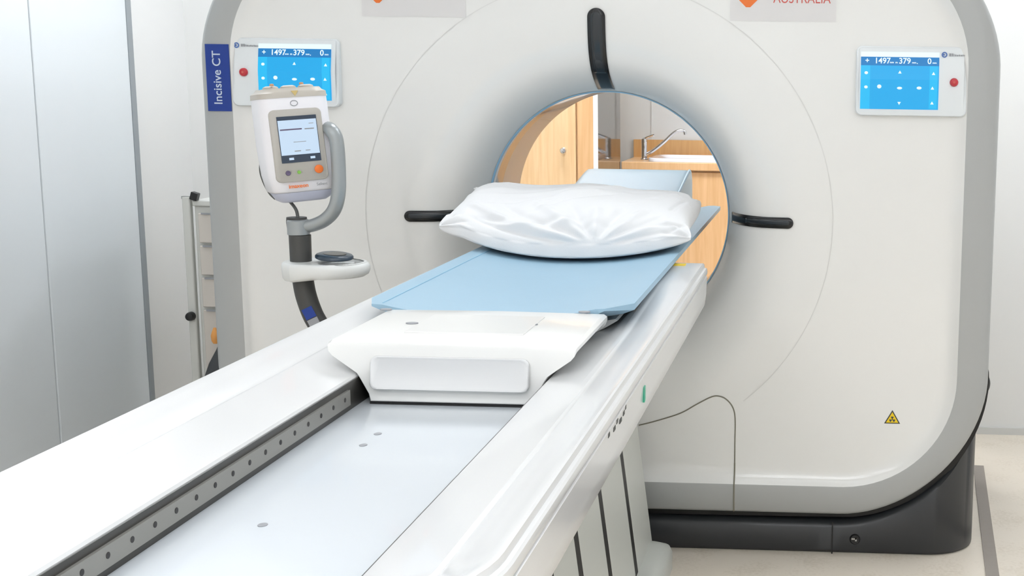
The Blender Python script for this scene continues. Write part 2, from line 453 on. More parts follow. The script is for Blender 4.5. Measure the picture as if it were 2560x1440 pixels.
# control panels
def control_panel(s, label):
    X = lambda x: s*x
    def rc(x0, x1): return (min(X(x0), X(x1)), max(X(x0), X(x1)))
    x0, x1 = rc(.785, 1.117)
    bm = bmesh.new(); A = rrect(x0, 1.392, x1, 1.598, .018, 6)
    R = [[(x, .004, z) for x, z in A], [(x, (-.022 if z < 1.5 else -.022+.016*(z-1.5)/.1), z) for x, z in A]]
    cx, cz = (x0+x1)/2, 1.495
    R.append([(cx+(x-cx)*.985, (-.026 if z < 1.5 else -.026+.017*(z-1.5)/.1), cz+(z-cz)*.975) for x, z in A])
    loft(bm, R, cap=False); bm.faces.ensure_lookup_table()
    bm2 = bmesh.new()                 # front skin: grid so the slope stays smooth
    loft(bm2, [[(cx+(x-cx)*.985, (-.026 if z < 1.5 else -.026+.017*(z-1.5)/.1), cz+(z-cz)*.975) for x, z in A], [(cx+(x-cx)*.90, (-.0262 if z < 1.5 else -.0262+.017*(z-1.5)/.1), cz+(z-cz)*.86) for x, z in A]], cap=False)
    merge(bm, bm2)
    vs = [bm.verts.new(p) for p in ((x0+.01, -.0262, 1.40), (x1-.01, -.0262, 1.40), (x1-.01, -.0262, 1.5), (x0+.01, -.0262, 1.5), (x1-.01, -.0102, 1.592), (x0+.01, -.0102, 1.592))]
    bm.faces.new((vs[0], vs[1], vs[2], vs[3])); bm.faces.new((vs[3], vs[2], vs[4], vs[5]))
    p = obj('control_panel', bm, M['panel'], gantry, smooth=35); p['label'] = label
    # screen
    a, b = (.799, 1.032) if s > 0 else (-1.033, -.808)
    yf = lambda z: (-.0275 if z < 1.5 else -.0275+.017*(z-1.5)/.1)
    def quad(bm, xa, xb, za, zb, mi, off=0):
        zs = [za]+([1.5] if za < 1.5 < zb else [])+[zb]
        for q0, q1 in zip(zs[:-1], zs[1:]):
            v = [bm.verts.new(p) for p in ((xa, yf(q0)-off, q0), (xb, yf(q0)-off, q0), (xb, yf(q1)-off, q1), (xa, yf(q1)-off, q1))]
            bm.faces.new(v).material_index = mi
    bm = bmesh.new(); quad(bm, a, b, 1.412, 1.566, 0); W = b-a
    quad(bm, a, a+.028, 1.412, 1.55, 1, .0003); quad(bm, b-.028, b-.004, 1.415, 1.55, 1, .0003)
    sc = obj('screen', bm, [M['scr'], M['scr2']], p, smooth=0, recalc=False)
    bm = bmesh.new(); quad(bm, a, b, 1.5665, 1.581, 0); obj('status_bar', bm, M['scrw'], p, smooth=0, recalc=False)
    bm = bmesh.new(); quad(bm, a, b, 1.541, 1.5665, 0, .0004); obj('screen_header', bm, M['scrh'], p, smooth=0, recalc=False)
    def icon(c): 
        bm = bmesh.new(); bm.faces.new([bm.verts.new((u, yf(w)-.0012, w)) for u, w in c]); obj('screen_icon', bm, M['scrw'], p, smooth=0, recalc=False)
    def tx(t, x, z, size, bold=.0004): obj('screen_reading', text_bm(t, size, Matrix.Translation((x, yf(z)-.0012, z)) @ Matrix.Rotation(PI/2-.168, 4, 'X'), depth=.0001, bold=bold), M['scrw'], p, smooth=0, recalc=False)
    zc = 1.5545
    tx('1497', a+W*.275, zc, .024); tx('mm', a+W*.395, zc-.004, .008, .0002); tx('379', a+W*.56, zc, .024); tx('m', a+W*.455, zc-.004, .009, .0002)
    tx('mm', a+W*.68, zc-.004, .008, .0002); tx('0', a+W*.875, zc, .024); tx('mm', a+W*.94, zc-.004, .008, .0002); tx('+', a+W*.08, zc, .022); tx('.', a+W*.72, zc-.002, .018)
    def blob(x, z, r, k):
        c = [(x+r*math.cos(2*PI*i/10)*k, z+r*math.sin(2*PI*i/10)) for i in range(10)]
        icon(c)
    def arrow(x, z, r, ang):
        c = [(x+r*math.cos(ang+2*PI*i/3), z+r*math.sin(ang+2*PI*i/3)) for i in range(3)]
        icon(c)
    for x, z in ((.07, 1.519), (.07, 1.477)): blob(a+W*x, z, .0045, 1.2)
    arrow(a+W*.5, 1.521, .006, PI/2); arrow(a+W*.5, 1.431, .006, -PI/2)
    for x, z in ((.93, 1.518), (.92, 1.475), (.92, 1.431)): arrow(a+W*x, z, .006, PI/2)
    blob(a+W*.24, 1.479, .006, 1.1); blob(a+W*.5, 1.475, .004, 2); blob(a+W*.75, 1.476, .0045, 1.7)
    # stop button and maker's mark
    bx = X(1.077); bm = bmesh.new(); lathe(bm, [(.0001, -.036), (.010, -.035), (.0125, -.032), (.0128, -.024)], (bx, 0, 1.494), 'y')
    sb = obj('stop_button', bm, M['red'], p)
    bm = bmesh.new(); lathe(bm, [(.0001, -.0366), (.0035, -.0365), (.004, -.0358)], (bx, 0, 1.494), 'y', n=12); obj('button_centre', bm, M['redtx'], p)
    lx = 1.047 if s > 0 else -1.101; bm = bmesh.new()
    zc = 1.575; yy = yf(zc)-.001
    for k in range(20):
        q = []
        for r, kk in ((.0085, k), (.0085, k+1), (.0052, k+1), (.0052, k)):
            an = 2*PI*kk/20; q.append((lx+r*math.cos(an), yy, zc+r*math.sin(an)))
        bm.faces.new([bm.verts.new(t) for t in q])
    bm.faces.new([bm.verts.new((lx-.002+.003*math.cos(2*PI*i/8), yy, zc+.003*math.sin(2*PI*i/8))) for i in range(8)])
    obj('round_mark', bm, M['logob'], p, smooth=0, recalc=False)
    bm = bmesh.new(); x = lx+.014; 
    for k, (w, h) in enumerate(((.006, .008), (.004, .008), (.002, .006), (.004, .005), (.004, .004), (.003, .005), (.004, .004), (.003, .005), (.004, .004), (.003, .004))):
        box(bm, (x, yy-.0003, zc-.004), (x+w, yy+.0006, zc-.004+h)); x += w+.0018
    obj('small_print', bm, M['printg'], p, smooth=0)
control_panel(1, 'control panel right of the bore with blue touchscreen'); control_panel(-1, 'control panel left of the bore with blue touchscreen')

# supplier stickers near the top
for s, x0, x1, dx in ((-1, -.715, -.396, -.665), (1, .404, .722, .458)):
    bm = B((x0, -.0012, 1.667), (x1, .0006, 1.80)); st = obj('supplier_sticker', bm, M['sticker'], gantry, smooth=0)
    st['label'] = 'pale sticker with orange diamond above the ' + ('left' if s < 0 else 'right') + ' of the bore'
    zc = 1.738 if s > 0 else 1.731; h = .034 if s > 0 else .027
    A = [(dx+h*1.05*c, zc+h*sn) for c, sn in ((.18, -.9), (.9, -.15), (.9, .15), (.18, .9), (-.18, .9), (-.9, .15), (-.9, -.15), (-.18, -.9))]
    obj('diamond_mark', prism(bmesh.new(), A, -.0018, -.001), M['orange'], st, smooth=0)
    cx = (.523+.715)/2 if s > 0 else (-.625-.405)/2
    bmt = text_bm('AUSTRALIA', .040, face_front(cx, -.0016, 1.7335 if s > 0 else 1.724+.011, 0), depth=.0002, sx=.84)
    obj('sticker_lettering', bmt, M['redtx'], st, smooth=0)
# radiation warning triangle
def tri(bm, cx, cz, r, y, mi):
    A = [(cx+r*math.cos(math.radians(t)), cz+r*math.sin(math.radians(t))) for t in (-30, 90, 210)]
    prism(bm, A, y, y+.0008, mi=mi)
tx_, tz_ = .924, .450
bm = bmesh.new(); tri(bm, tx_, tz_, .029, -.0012, 0); ws = obj('warning_sticker', bm, M['dgrey'], gantry, smooth=0); ws['label'] = 'small triangular yellow radiation warning sticker'
bm = bmesh.new(); tri(bm, tx_, tz_, .0225, -.0018, 0); obj('warning_field', bm, M['yellow'], ws, smooth=0)
bm = bmesh.new()
for t in (90, 210, 330):
    A = [(tx_+.0022*math.cos(math.radians(t-30)), tz_-.001+.0022*math.sin(math.radians(t-30)))]+[(tx_+.0095*math.cos(math.radians(t+q)), tz_-.001+.0095*math.sin(math.radians(t+q))) for q in (-30, -15, 0, 15, 30)]+[(tx_+.0022*math.cos(math.radians(t+30)), tz_-.001+.0022*math.sin(math.radians(t+30)))]
    prism(bm, A, -.0024, -.0017)
prism(bm, circ(tx_, tz_-.001, .0016, 10), -.0024, -.0017); obj('trefoil', bm, M['dgrey'], ws, smooth=0)

# ------------------------------------------------------------------ patient table
TX = .02; Y0, Y1 = -2.86, -.408
table = empty('patient_table', (TX, -.7, 0), 'long white patient table with open slot and side rails in front of scanner', 'patient table')
prof = [(.0, .845), (.0, .885), (.0, .925), (.001, .937), (.004, .941), (.02, .946), (.055, .9547), (.085, .9621), (.098, .9655), (.101, .9640), (.105, .9642), (.109, .9668),
        (.140, .9775), (.156, .9838), (.164, .9876), (.169, .9886), (.172, .9865), (.1728, .980), (.1735, .9775), (.1785, .9760), (.1812, .9728), (.182, .966), (.181, .9595), (.1745, .9575), (.1745, .9555), (.181, .953), (.1775, .90), (.174, .872), (.168, .860), (.155, .853), (.12, .849)]
path = []                              # (x, y, outward nx, ny)
ri = .03; hw = .178; yi = Y0+.182
def arc(cx, cy, a0, a1, n=14):
    for i in range(n+1):
        a = math.radians(a0+(a1-a0)*i/n); path.append((cx+ri*math.cos(a), cy+ri*math.sin(a), math.cos(a), math.sin(a)))
for y in (Y1+.004, Y1, Y1-.012, Y1-.4, Y1-.9, Y1-1.4, -2.3): path.append((-hw, y, -1, 0))
arc(-hw+ri, yi+ri, 180, 270); arc(hw-ri, yi+ri, 270, 360)
for y in (-2.3, Y1-1.4, Y1-.9, Y1-.4, Y1-.012, Y1, Y1+.004): path.append((hw, y, 1, 0))
bm = bmesh.new(); rings = []
for i, (x, y, nx, ny) in enumerate(path):
    e = min(i, len(path)-1-i)
    sh = (.007, .002, 0)[e] if e < 3 else 0
    bl_ = max(0, min(1, (y+1.5)/.7)) if abs(nx) > .99 else 0; bl_ = bl_*bl_*(3-2*bl_)
    pr = [(dd, z+(max(0, min(1, (dd-.055)/.03))*max(0, .9895-z)*bl_ if (.05 < dd < .170 and z > .95) else 0)) for dd, z in prof]
    rings.append([(TX+x+nx*(min(max(dd, sh*.5), .182-sh)), y+ny*dd, max(z-sh*(1 if z > .9 else -1)*.7, .845)) for dd, z in pr])
loft(bm, rings); obj('side_rail_cover', bm, M['table'], table, smooth=30)
# under-body hull
bm = bmesh.new()
rings = []
for y, w, zb in ((-2.76, .10, .835), (-2.70, .2, .815), (-2.2, .27, .795), (-1.2, .27, .78), (-.55, .25, .80), (-.43, .2, .83)):
    rings.append([(TX-w-.05, y, .855), (TX-w, y, zb+.02), (TX-w+.05, y, zb), (TX+w-.05, y, zb), (TX+w, y, zb+.02), (TX+w+.05, y, .855)])
loft(bm, rings); obj('under_body', bm, M['ped'], table, smooth=40)
bm = B((TX-.182, -2.682, .868), (TX+.182, Y1, .885)); obj('slot_sheet', bm, M['sheet'], table, smooth=0)
for x, y in ((-.048, -2.308), (-.051, -1.845), (-.051, -1.915)):
    obj('sheet_screw', prism(bmesh.new(), circ(x, y, .0065, 14, .008), .885, .8858, 'z'), M['printg'], table, smooth=0)
# dark slot wall with its perforated rack
for s in (-1, 1):
    x = TX+s*hw
    obj('slot_wall', B((min(x-s*.0006, x-s*.002), -2.65, .885), (max(x-s*.0006, x-s*.002), Y1, .936)), M['rackd'], table, smooth=0)
    bm = B((min(x-s*.002, x-s*.007), -2.645, .897), (max(x-s*.002, x-s*.007), -1.70, .925))
    for k in range(-1, 16):
        yk = -2.559+.0555*k+.03
        prism(bm, circ(yk-.03, .9125, .0042, 12), min(x-s*.0066, x-s*.0076), max(x-s*.0066, x-s*.0076), 'x', mi=1) if yk-.03 > -2.63 else None
    obj('perforated_rack', bm, [M['rack'], M['hole']], table, smooth=0)
# moving carrier and cradle
YC = -1.646
sec = [(.155, .8895), (.158, .905), (.176, .938), (.180, .944), (.226, .984), (.233, .992), (.233, .999), (.226, 1.004), (0, 1.006)]
full = sec+[(-x, z) for x, z in reversed(sec[:-1])]
bm = bmesh.new(); rings = []
for y, k, dz in ((YC, .985, -.008), (YC+.002, .995, -.003), (YC+.012, 1, 0), (YC+.2, 1, 0), (-1.315, 1, 0), (-1.296, .99, -.003), (-1.290, .97, -.014)):
    rings.append([(TX+x*k, y, z+(dz if z > .95 else (-dz*.4 if z < .9 else 0))) for x, z in full])
loft(bm, rings); carrier = obj('carrier', bm, M['carrier'], table, smooth=30)
# recessed hand grip in its front face, sloped upward so it catches more light
bm = bmesh.new(); A = rrect(TX-.150, .917, TX+.146, .978, .012, 6); cx = TX-.002; cz = .9475
gt = lambda z: .012*(.978-z)/.061
loft(bm, [[(x, YC-.0005, z) for x, z in A], [(x, YC-.003-gt(z), z) for x, z in A], [(cx+(x-cx)*.99, YC-.0045-gt(z), cz+(z-cz)*.95) for x, z in A], [(cx+(x-cx)*.97, YC-.0040-gt(z), cz+(z-cz)*.86) for x, z in A], [(cx+(x-cx)*.95, YC-.0030-gt(z), cz+(z-cz)*.78) for x, z in A]])
obj('grip_panel', bm, M['table'], carrier, smooth=50)
bm = B((TX-.156, YC+.002, .8855), (TX+.154, YC+.03, .8895)); obj('carrier_seal', bm, M['black'], carrier, smooth=0)
for x, y in ((-.212, -1.321), (-.11, -1.466), (.126, -1.452), (.203, -1.30)):
    bm = bmesh.new(); prism(bm, circ(x, y, .0125, 16, .009), 1.0045, 1.0068, 'z'); obj('screw_cap', bm, M['printg'], carrier, smooth=0)
bm = B((TX-.115, -1.56, 1.0045), (TX+.115, -1.37, 1.0072)); obj('top_plate', bm, M['carrier'], carrier, smooth=0, bevel=.002)
bm = bmesh.new(); sec = [(-.17, .93), (.17, .93), (.215, .952), (.245, .970), (.24, .973), (.21, .968), (.1, .958), (0, .956), (-.1, .958), (-.21, .968), (-.24, .973), (-.245, .970), (-.215, .952)]
loft(bm, [[(TX-.008+x*k, y, z) for x, z in sec] for y, k in ((-1.2, 1), (.2, 1), (1.0, 1), (1.02, .97))]); obj('cradle', bm, M['carrier'], table, smooth=40)
obj('yellow_label', B((.291, -.475, .9885), (.323, -.437, .9905)), M['yellow'], table, smooth=0)
obj('side_switch', B((.376, -1.650, .902), (.3795, -1.634, .931)), M['teal'], table, smooth=0)
for y, w, z in ((-1.895, .016, .944), (-1.93, .020, .940), (-1.962, .014, .948), (-1.99, .018, .943), (-2.04, .014, .947), (-1.872, .010, .949)):
    obj('button_mark', B((.3755, y, z-.004), (.3792, y+w, z+.003)), M['dgrey'], table, smooth=0)
# pedestal with upright fluted panels
def px_(z): return .19-(z-.04)*.122
ys = (-1.42, -1.10, -.785, -.435, -.105)
for k in range(len(ys)-1):
    ya, yb = ys[k]+.024, ys[k+1]-.024
    bm = bmesh.new(); rings = []
    for z in (.0, .835):
        w = px_(z); sh = .1*(z/.835) if k == 0 else 0
        rings.append([(TX-.02-w, ya+sh, z), (w, ya+sh, z), (w, yb, z), (TX-.02-w, yb, z)])
    loft(bm, rings); obj('pedestal_panel', bm, M['ped'], table, smooth=0, bevel=.002)
bm = bmesh.new(); loft(bm, [[(-px_(z), -1.36, z), (px_(z)-.001, -1.36, z), (px_(z)-.001, -.15, z), (-px_(z), -.15, z)] for z in (.0, .835)]); obj('pedestal_core', bm, M['black'], table, smooth=0)
bm = bmesh.new(); rings = []
for z, k in ((0, 1), (.05, 1), (.07, .97), (.082, .88), (.085, .75)):
    A = rrect(-.245, -.60, .252, -.115, .04, 5); rings.append([(x*k if abs(x) < .3 else x, -.3575+(y+.3575)*k, z) for x, y in A])
loft(bm, rings); obj('foot_cover', bm, M['ped'], table, smooth=50)

# pad on the cradle
def pad_z(u): return .989+.029*abs(u)**2.2
bm = bmesh.new(); rings = []
ny = 40; N = 24
for j in range(ny+1):
    y = -1.288+(1.035+1.288)*j/ny
    t0 = min(1, (y+1.288)/.055); t1 = min(1, (1.035-y)/.04)
    wl = .286-.02*(1-math.sqrt(max(0, 1-(1-t0)**2)))-.03*(1-math.sqrt(max(0, 1-(1-t1)**2)))
    wr = .286-.055*(1-math.sqrt(max(0, 1-(1-t0)**2)))-.03*(1-math.sqrt(max(0, 1-(1-t1)**2)))
    th = .022 if 0 < j < ny else .016
    rowt, rowb = [], []
    for i in range(N+1):
        u = -1+2*i/N; x = .012+(u*wr if u > 0 else u*wl)
        zt = pad_z(u)-(.004 if abs(u) == 1 else 0)-(.003 if j in (0, ny) else 0)
        rowt.append((x, y, zt)); 
    for i in range(N, -1, -1):
        u = -1+2*i/N; x = .012+(u*wr if u > 0 else u*wl)
        rowb.append((x, y, pad_z(u)-th+(.004 if abs(u) == 1 else 0)))
    rings.append(rowt+rowb)
loft(bm, rings); pad = obj('table_pad', bm, M['pad'], smooth=50, origin=(.012, -.1, .985))
tag(pad, 'long thin light blue vinyl pad lying on the cradle of the patient table', 'pad')
bm = bmesh.new(); tube(bm, [(-.236, -1.27, pad_z(.87)+.0003), (-.236, -.9, pad_z(.87)+.0003), (-.236, 1.0, pad_z(.87)+.0003)], .0013, 6); st = obj('stitch_seam', bm, mat('pad_stitch', (146, 188, 212), .6), pad)

# wedge cushion at the far end of the pad
bm = bmesh.new(); A = [(1.02, 1.014), (1.045, 1.055), (1.085, 1.105), (1.105, 1.125), (1.13, 1.137), (1.155, 1.135), (1.18, 1.12), (1.20, 1.09), (1.225, 1.035), (1.23, 1.0), (1.05, 1.0)]
cu = [(.10, 1.006), (.35, 1.048), (.60, 1.090), (.85, 1.131), (.93, 1.143), (.98, 1.149), (1.02, 1.147), (1.05, 1.134), (1.065, 1.11), (1.068, 1.05), (1.06, 1.008), (.6, 1.005)]
xa, xb = -.215, .180; yc = sum(p[0] for p in cu)/len(cu); zc = sum(p[1] for p in cu)/len(cu)
rings = []
for x, k in ((xa, .9), (xa+.006, .98), (xa+.02, 1), (0, 1), (xb-.02, 1), (xb-.006, .985), (xb, .93)):
    rings.append([(x, yc+(y-yc)*k, max(zc+(z-zc)*k, 1.0068)) for y, z in cu])
loft(bm, rings); cushion = obj('wedge_cushion', bm, M['pad'], smooth=50, origin=(-.02, .6, 1.012))
tag(cushion, 'light blue wedge cushion standing on the pad inside the scanner bore, behind the pillow', 'cushion')
bm = bmesh.new(); prism(bm, [(yc+(y-yc)*.9, max(zc+(z-zc)*.86, 1.02)) for y, z in cu], xb, xb+.003, 'x'); obj('end_patch', bm, M['cushside'], cushion, smooth=30)
bm = bmesh.new(); q = [Vector((xb-.004, yc+(y-yc)*.99, max(zc+(z-zc)*.99, 1.016))) for y, z in cu]; tube(bm, spline(q, 4, True), .0035, 6, closed=True); obj('piping', bm, M['padedge'], cushion)

# ------------------------------------------------------------------ pillow
def ridge(u, v, p0, p1, w, h, taper=.15):
    ax, ay = p0; bx, by = p1; dx, dy = bx-ax, by-ay; L = dx*dx+dy*dy
    t = ((u-ax)*dx+(v-ay)*dy)/L; tc = max(0, min(1, t))
    qx, qy = ax+tc*dx, ay+tc*dy; dist2 = (u-qx)**2+(v-qy)**2
    fade = min(1, min(tc, 1-tc)/taper+.15)
    return h*math.exp(-dist2/(w*w))*fade
RG = []
rnd = random.Random(5)
# folds fanning out of the middle of the front, long diagonal creases over the left half (in surface coordinates)
for a, L, w, h in ((160, .75, .030, -.008), (146, .95, .042, .012), (132, .8, .030, -.011), (118, .75, .030, .011), (105, .62, .026, -.012), (92, .55, .028, .011), (78, .62, .028, -.012), (64, .6, .030, .011), (50, .6, .030, -.009), (36, .6, .034, .008), (20, .6, .03, -.006)):
    c, q = math.cos(math.radians(a)), math.sin(math.radians(a))
    RG.append(((.17+.04*c, -.90+.04*q), (.17+L*c, -.90+L*q), w, h*1.1))
for x0, y0, a, L, w, h in ((-.75, -.35, 20, .75, .028, -.008), (-.7, -.22, 22, .8, .035, .009), (-.62, -.05, 26, .6, .03, -.007), (-.3, -.3, 40, .6, .03, .009), (-.22, -.36, 42, .6, .026, -.009),
        (-.1, -.1, 50, .55, .03, .007), (.25, .1, 35, .5, .035, -.006), (.35, -.2, 60, .6, .03, .007), (-.55, .35, 12, .8, .04, .008), (-.2, .5, 8, .7, .035, -.006), (.3, .55, -10, .5, .035, .007), (.62, -.3, 75, .6, .03, -.007), (-.5, -.62, 8, .6, .03, -.008), (-.4, -.7, 12, .5, .026, .007), (.45, -.66, 14, .4, .026, -.008)):
    RG.append(((x0, y0), (x0+L*math.cos(math.radians(a)), y0+L*math.sin(math.radians(a))), w, h))
for k in range(16):
    x0 = rnd.uniform(-.9, .7); y0 = rnd.uniform(-.7, .8); a = math.radians(rnd.choice((18, 30, 42, 150)) + rnd.uniform(-12, 12)); L = rnd.uniform(.2, .5)
    RG.append(((x0, y0), (x0+L*math.cos(a), y0+L*math.sin(a)), rnd.uniform(.02, .04), rnd.choice((-1, 1))*rnd.uniform(.002, .005)))
for sx_ in (-1, 1):
    for sy_ in (-1, 1):
        for k in range(5):
            a = math.radians(14+15*k)
            RG.append(((sx_*.95, sy_*.95), (sx_*(.95-.45*math.cos(a)), sy_*(.95-.45*math.sin(a))), .03, (-1)**k*.007))
for k in range(11):                    # gathers along the back seam
    u0 = -.9+.18*k+rnd.uniform(-.03, .03); RG.append(((u0, .97), (u0+rnd.uniform(-.06, .06), .70), .03, (-1)**k*.006))
def base_pt(u, v, top):
    hx, hy = .352, .255
    e = max((1-abs(u)**3.0)*(1-abs(v)**2.6), 0)**.44
    fb = .20 if v < 0 else .06
    x = u*hx*(1-.05*(1-abs(v)**1.5)*abs(u)**3); y = v*hy*(1-fb*abs(u)**1.8)*(1+(.10 if v < 0 else 0)*(1-u*u))
    bl = lambda p, q, t: p+(q-p)*(t*.5+.5)
    cz = bl(bl(.046, .024, u), bl(.106, .078, u), v)
    mid = .020+.060*(v*.5+.5)
    seam = mid+(cz-mid)*min(1, abs(u)**2.4)
    if top: z = seam+e*(.118-.012*max(0, u)-.034*max(0, -u)+.006*v)+.005*math.sin(6*u+1)*e
    else: z = seam*(1-max((1-abs(u)**3.0)*(1-abs(v)**2.6), 0)**.25)
    if not top: z = max(z, 0)
    if max(abs(u), abs(v)) > .985: y += .003*math.sin(u*23)
    return Vector((x, y, z))
bm = bmesh.new(); NX, NY = 200, 150
T = [[None]*(NY+1) for _ in range(NX+1)]; Bo = [[None]*(NY+1) for _ in range(NX+1)]
RZ = Matrix.Rotation(math.radians(2), 4, 'Z')
for i in range(NX+1):
    for j in range(NY+1):
        p, q = -1+2*i/NX, -1+2*j/NY; u, v = math.sin(p*PI/2), math.sin(q*PI/2)
        edge = (i in (0, NX) or j in (0, NY))
        for top, arr in ((True, T), (False, Bo)):
            if not top and edge: arr[i][j] = T[i][j]; continue
            P = base_pt(u, v, top)
            if top:
                h = .012; du = base_pt(min(u+h, 1), v, 1)-base_pt(max(u-h, -1), v, 1); dv = base_pt(u, min(v+h, 1), 1)-base_pt(u, max(v-h, -1), 1)
                nn = du.cross(dv)
                if nn.length > 1e-9:
                    nn.normalize(); m = max(abs(p), abs(q))
                    P += nn*sum(ridge(p, q, *g) for g in RG)*min(1, (1-m)/.05+.12)*.9
            P = RZ @ P
            arr[i][j] = bm.verts.new((P.x-.030, P.y-.185, max(P.z, 0)+.9915+.029*min(abs(P.x-.042)/.286, 1.12)**2.2))
for i in range(NX):
    for j in range(NY):
        bm.faces.new((T[i][j], T[i+1][j], T[i+1][j+1], T[i][j+1]))
        q = (Bo[i][j], Bo[i][j+1], Bo[i+1][j+1], Bo[i+1][j])
        try: bm.faces.new(q)
        except ValueError: pass
bmesh.ops.smooth_vert(bm, verts=bm.verts, factor=.5, use_axis_x=True, use_axis_y=True, use_axis_z=True)
pillow = obj('pillow', bm, M['linen'], smooth=180, origin=(-.02, -.2, 1.0095))
tag(pillow, 'wrinkled white pillow lying across the light blue table pad before the bore', 'pillow')

# ------------------------------------------------------------------ contrast injector on its stand
IY = -.57
inj = empty('contrast_injector', (-.66, IY, 0), 'white contrast injector with small screen on a dark curved stand beside the table', 'injector')
HC = Vector((-.712, IY+.02, 1.30)); HR = Matrix.Translation(HC) @ Matrix.Rotation(math.radians(36), 4, 'Z') @ Matrix.Rotation(math.radians(-4.0), 4, 'Y') @ Matrix.Rotation(math.radians(-3), 4, 'X')
def hp(name, bm, m, par, **k):
    bmesh.ops.transform(bm, matrix=HR, verts=bm.verts); return obj(name, bm, m, par, **k)
def hring(z, wx, wy, r, cx=0, cy=0): return [(cx+x, cy+y, z) for x, y in rrect(-wx, -wy, wx, wy, r, 5)]
bm = bmesh.new(); loft(bm, [hring(-.118, .076, .058, .03, .004, 0), hring(-.112, .082, .064, .032, .003, 0), hring(-.07, .086, .069, .034), hring(.0, .089, .072, .036), hring(.09, .088, .073, .036), hring(.128, .087, .072, .035)]); head = hp('injector_head', bm, M['inj'], inj, smooth=60)
bm = bmesh.new(); loft(bm, [hring(-.145, .055, .035, .025, .006, 0), hring(-.138, .066, .046, .028, .005, 0), hring(-.1185, .0755, .0575, .03, .004, 0)]); hp('lower_trim', bm, M['injv'], head, smooth=60)
bm = bmesh.new(); loft(bm, [hring(.128, .0885, .0735, .036), hring(.141, .0875, .0725, .036), hring(.146, .079, .066, .034), hring(.153, .074, .062, .032)])
for x in (-.045, .0, .045): lathe(bm, [(.0001, .150), (.021, .150), (.019, .158), (.012, .161), (.0001, .161)], (x, -.01, 0), 'z', 16)
hp('top_cap', bm, M['injt'], head, smooth=50)
bm = bmesh.new(); prism(bm, [(-.009, .145), (.009, .145), (0, .131)], -.0745, -.0725); hp('cap_pointer', bm, M['capy'], head, smooth=0)
for x in (-.045, .03):
    bm = bmesh.new(); lathe(bm, [(.0001, .161), (.006, .161), (.005, .166), (.0001, .167)], (x, -.03, 0), 'z', 10); hp('cap_knob', bm, M['capo'], head, smooth=40)
A = [(x, z) for x, z in rrect(-.072, -.090, .060, .098, .014, 5)]
bm = bmesh.new(); loft(bm, [[(x, -.060, z) for x, z in A], [(x, -.0745, z) for x, z in A], [(x*.97, -.0765, z*.98) for x, z in A]]); bez = hp('screen_bezel', bm, M['injb'], head, smooth=40)
hp('screen_glass', B((-.055, -.0785, -.040), (.045, -.076, .080)), M['injd'], head, smooth=0)
hp('screen_image', B((-.0535, -.0792, -.020), (.0435, -.0783, .070)), M['injs'], head, smooth=0)
bm = bmesh.new(); box(bm, (-.050, -.0796, .044), (.005, -.079, .0475)); hp('screen_line', bm, M['purple'], head, smooth=0)
for x0, z0, x1, z1 in ((.012, .0435, .036, .0465), (-.02, .012, .012, .0135), (-.02, -.012, -.004, -.0095), (.008, -.0115, .02, -.0095), (.024, .058, .036, .0595)):
    hp('screen_mark', B((x0, -.0796, z0), (x1, -.079, z1)), M['printg'], head, smooth=0)
for x0 in (-.036, .018): hp('screen_key', B((x0, -.0796, -.033), (x0+.012, -.079, -.027)), M['injs'], head, smooth=0)
for x, r, m, nm in ((-.043, .0065, 'purple', 'button'), (-.015, .0045, 'green', 'indicator_light'), (.036, .011, 'orange', 'button')):
    bm = bmesh.new(); lathe(bm, [(.0001, -.081), (r*.8, -.081), (r, -.0795), (r, -.0755)], (x, 0, -.066+(.004 if r > .01 else 0)), 'y', 20)
    o = hp(nm, bm, M[m], head, smooth=40); o['label'] = {'purple': 'small dark violet button', 'green': 'green indicator light', 'orange': 'round orange button'}[m]
bm = text_bm('imaxeon', .0145, Matrix.Translation((-.020, -.0745, -.1015)) @ Matrix.Rotation(PI/2, 4, 'X'), bold=.0003); bmesh.ops.translate(bm, verts=bm.verts, vec=(0, 0, 0)); hp('orange_lettering', bm, M['orange'], head, smooth=0)
bm = text_bm('Salient', .0105, Matrix.Translation((.040, -.0745, -.1015)) @ Matrix.Rotation(PI/2, 4, 'X')); hp('grey_lettering', bm, M['printg'], head, smooth=0)
bm = bmesh.new(); tube(bm, [(.009*math.cos(2*PI*k/16)-.005, -.0735, .113+.007*math.sin(2*PI*k/16)) for k in range(16)], .0009, 6, closed=True); hp('ring_mark', bm, M['printg'], head, smooth=0)
# arm (J-shaped grey tube) joining head and column
bm = bmesh.new(); Q = spline([(-.655, IY+.03, 1.347), (-.625, IY+.02, 1.352), (-.603, IY, 1.345), (-.591, IY, 1.318), (-.588, IY, 1.25), (-.591, IY, 1.18), (-.604, IY, 1.136), (-.630, IY, 1.108), (-.665, IY, 1.092), (-.700, IY, 1.087)], 8); tube(bm, Q, .0165, 16, sx=1.2); obj('support_arm', bm, M['arm'], inj)
bm = bmesh.new(); lathe(bm, [(.026, 1.066), (.029, 1.068), (.029, 1.104), (.026, 1.107)], (-.703, IY, 0), 'z'); obj('arm_collar', bm, M['arm'], inj)
bm = bmesh.new(); lathe(bm, [(.0275, .965), (.0285, 1.055), (.0285, 1.066)], (-.700, IY, 0), 'z'); lathe(bm, [(.024, 1.066), (.027, 1.10), (.026, 1.112)], (-.712, IY+.012, 0), 'z'); 
Q = spline([(-.700, IY, .985), (-.697, IY, .945), (-.690, IY, .90), (-.674, IY, .85), (-.650, IY, .80), (-.640, IY, .74), (-.640, IY, .60), (-.640, IY, .14)], 8); tube(bm, Q, .0275, 20)
column = obj('column', bm, M['pole'], inj)
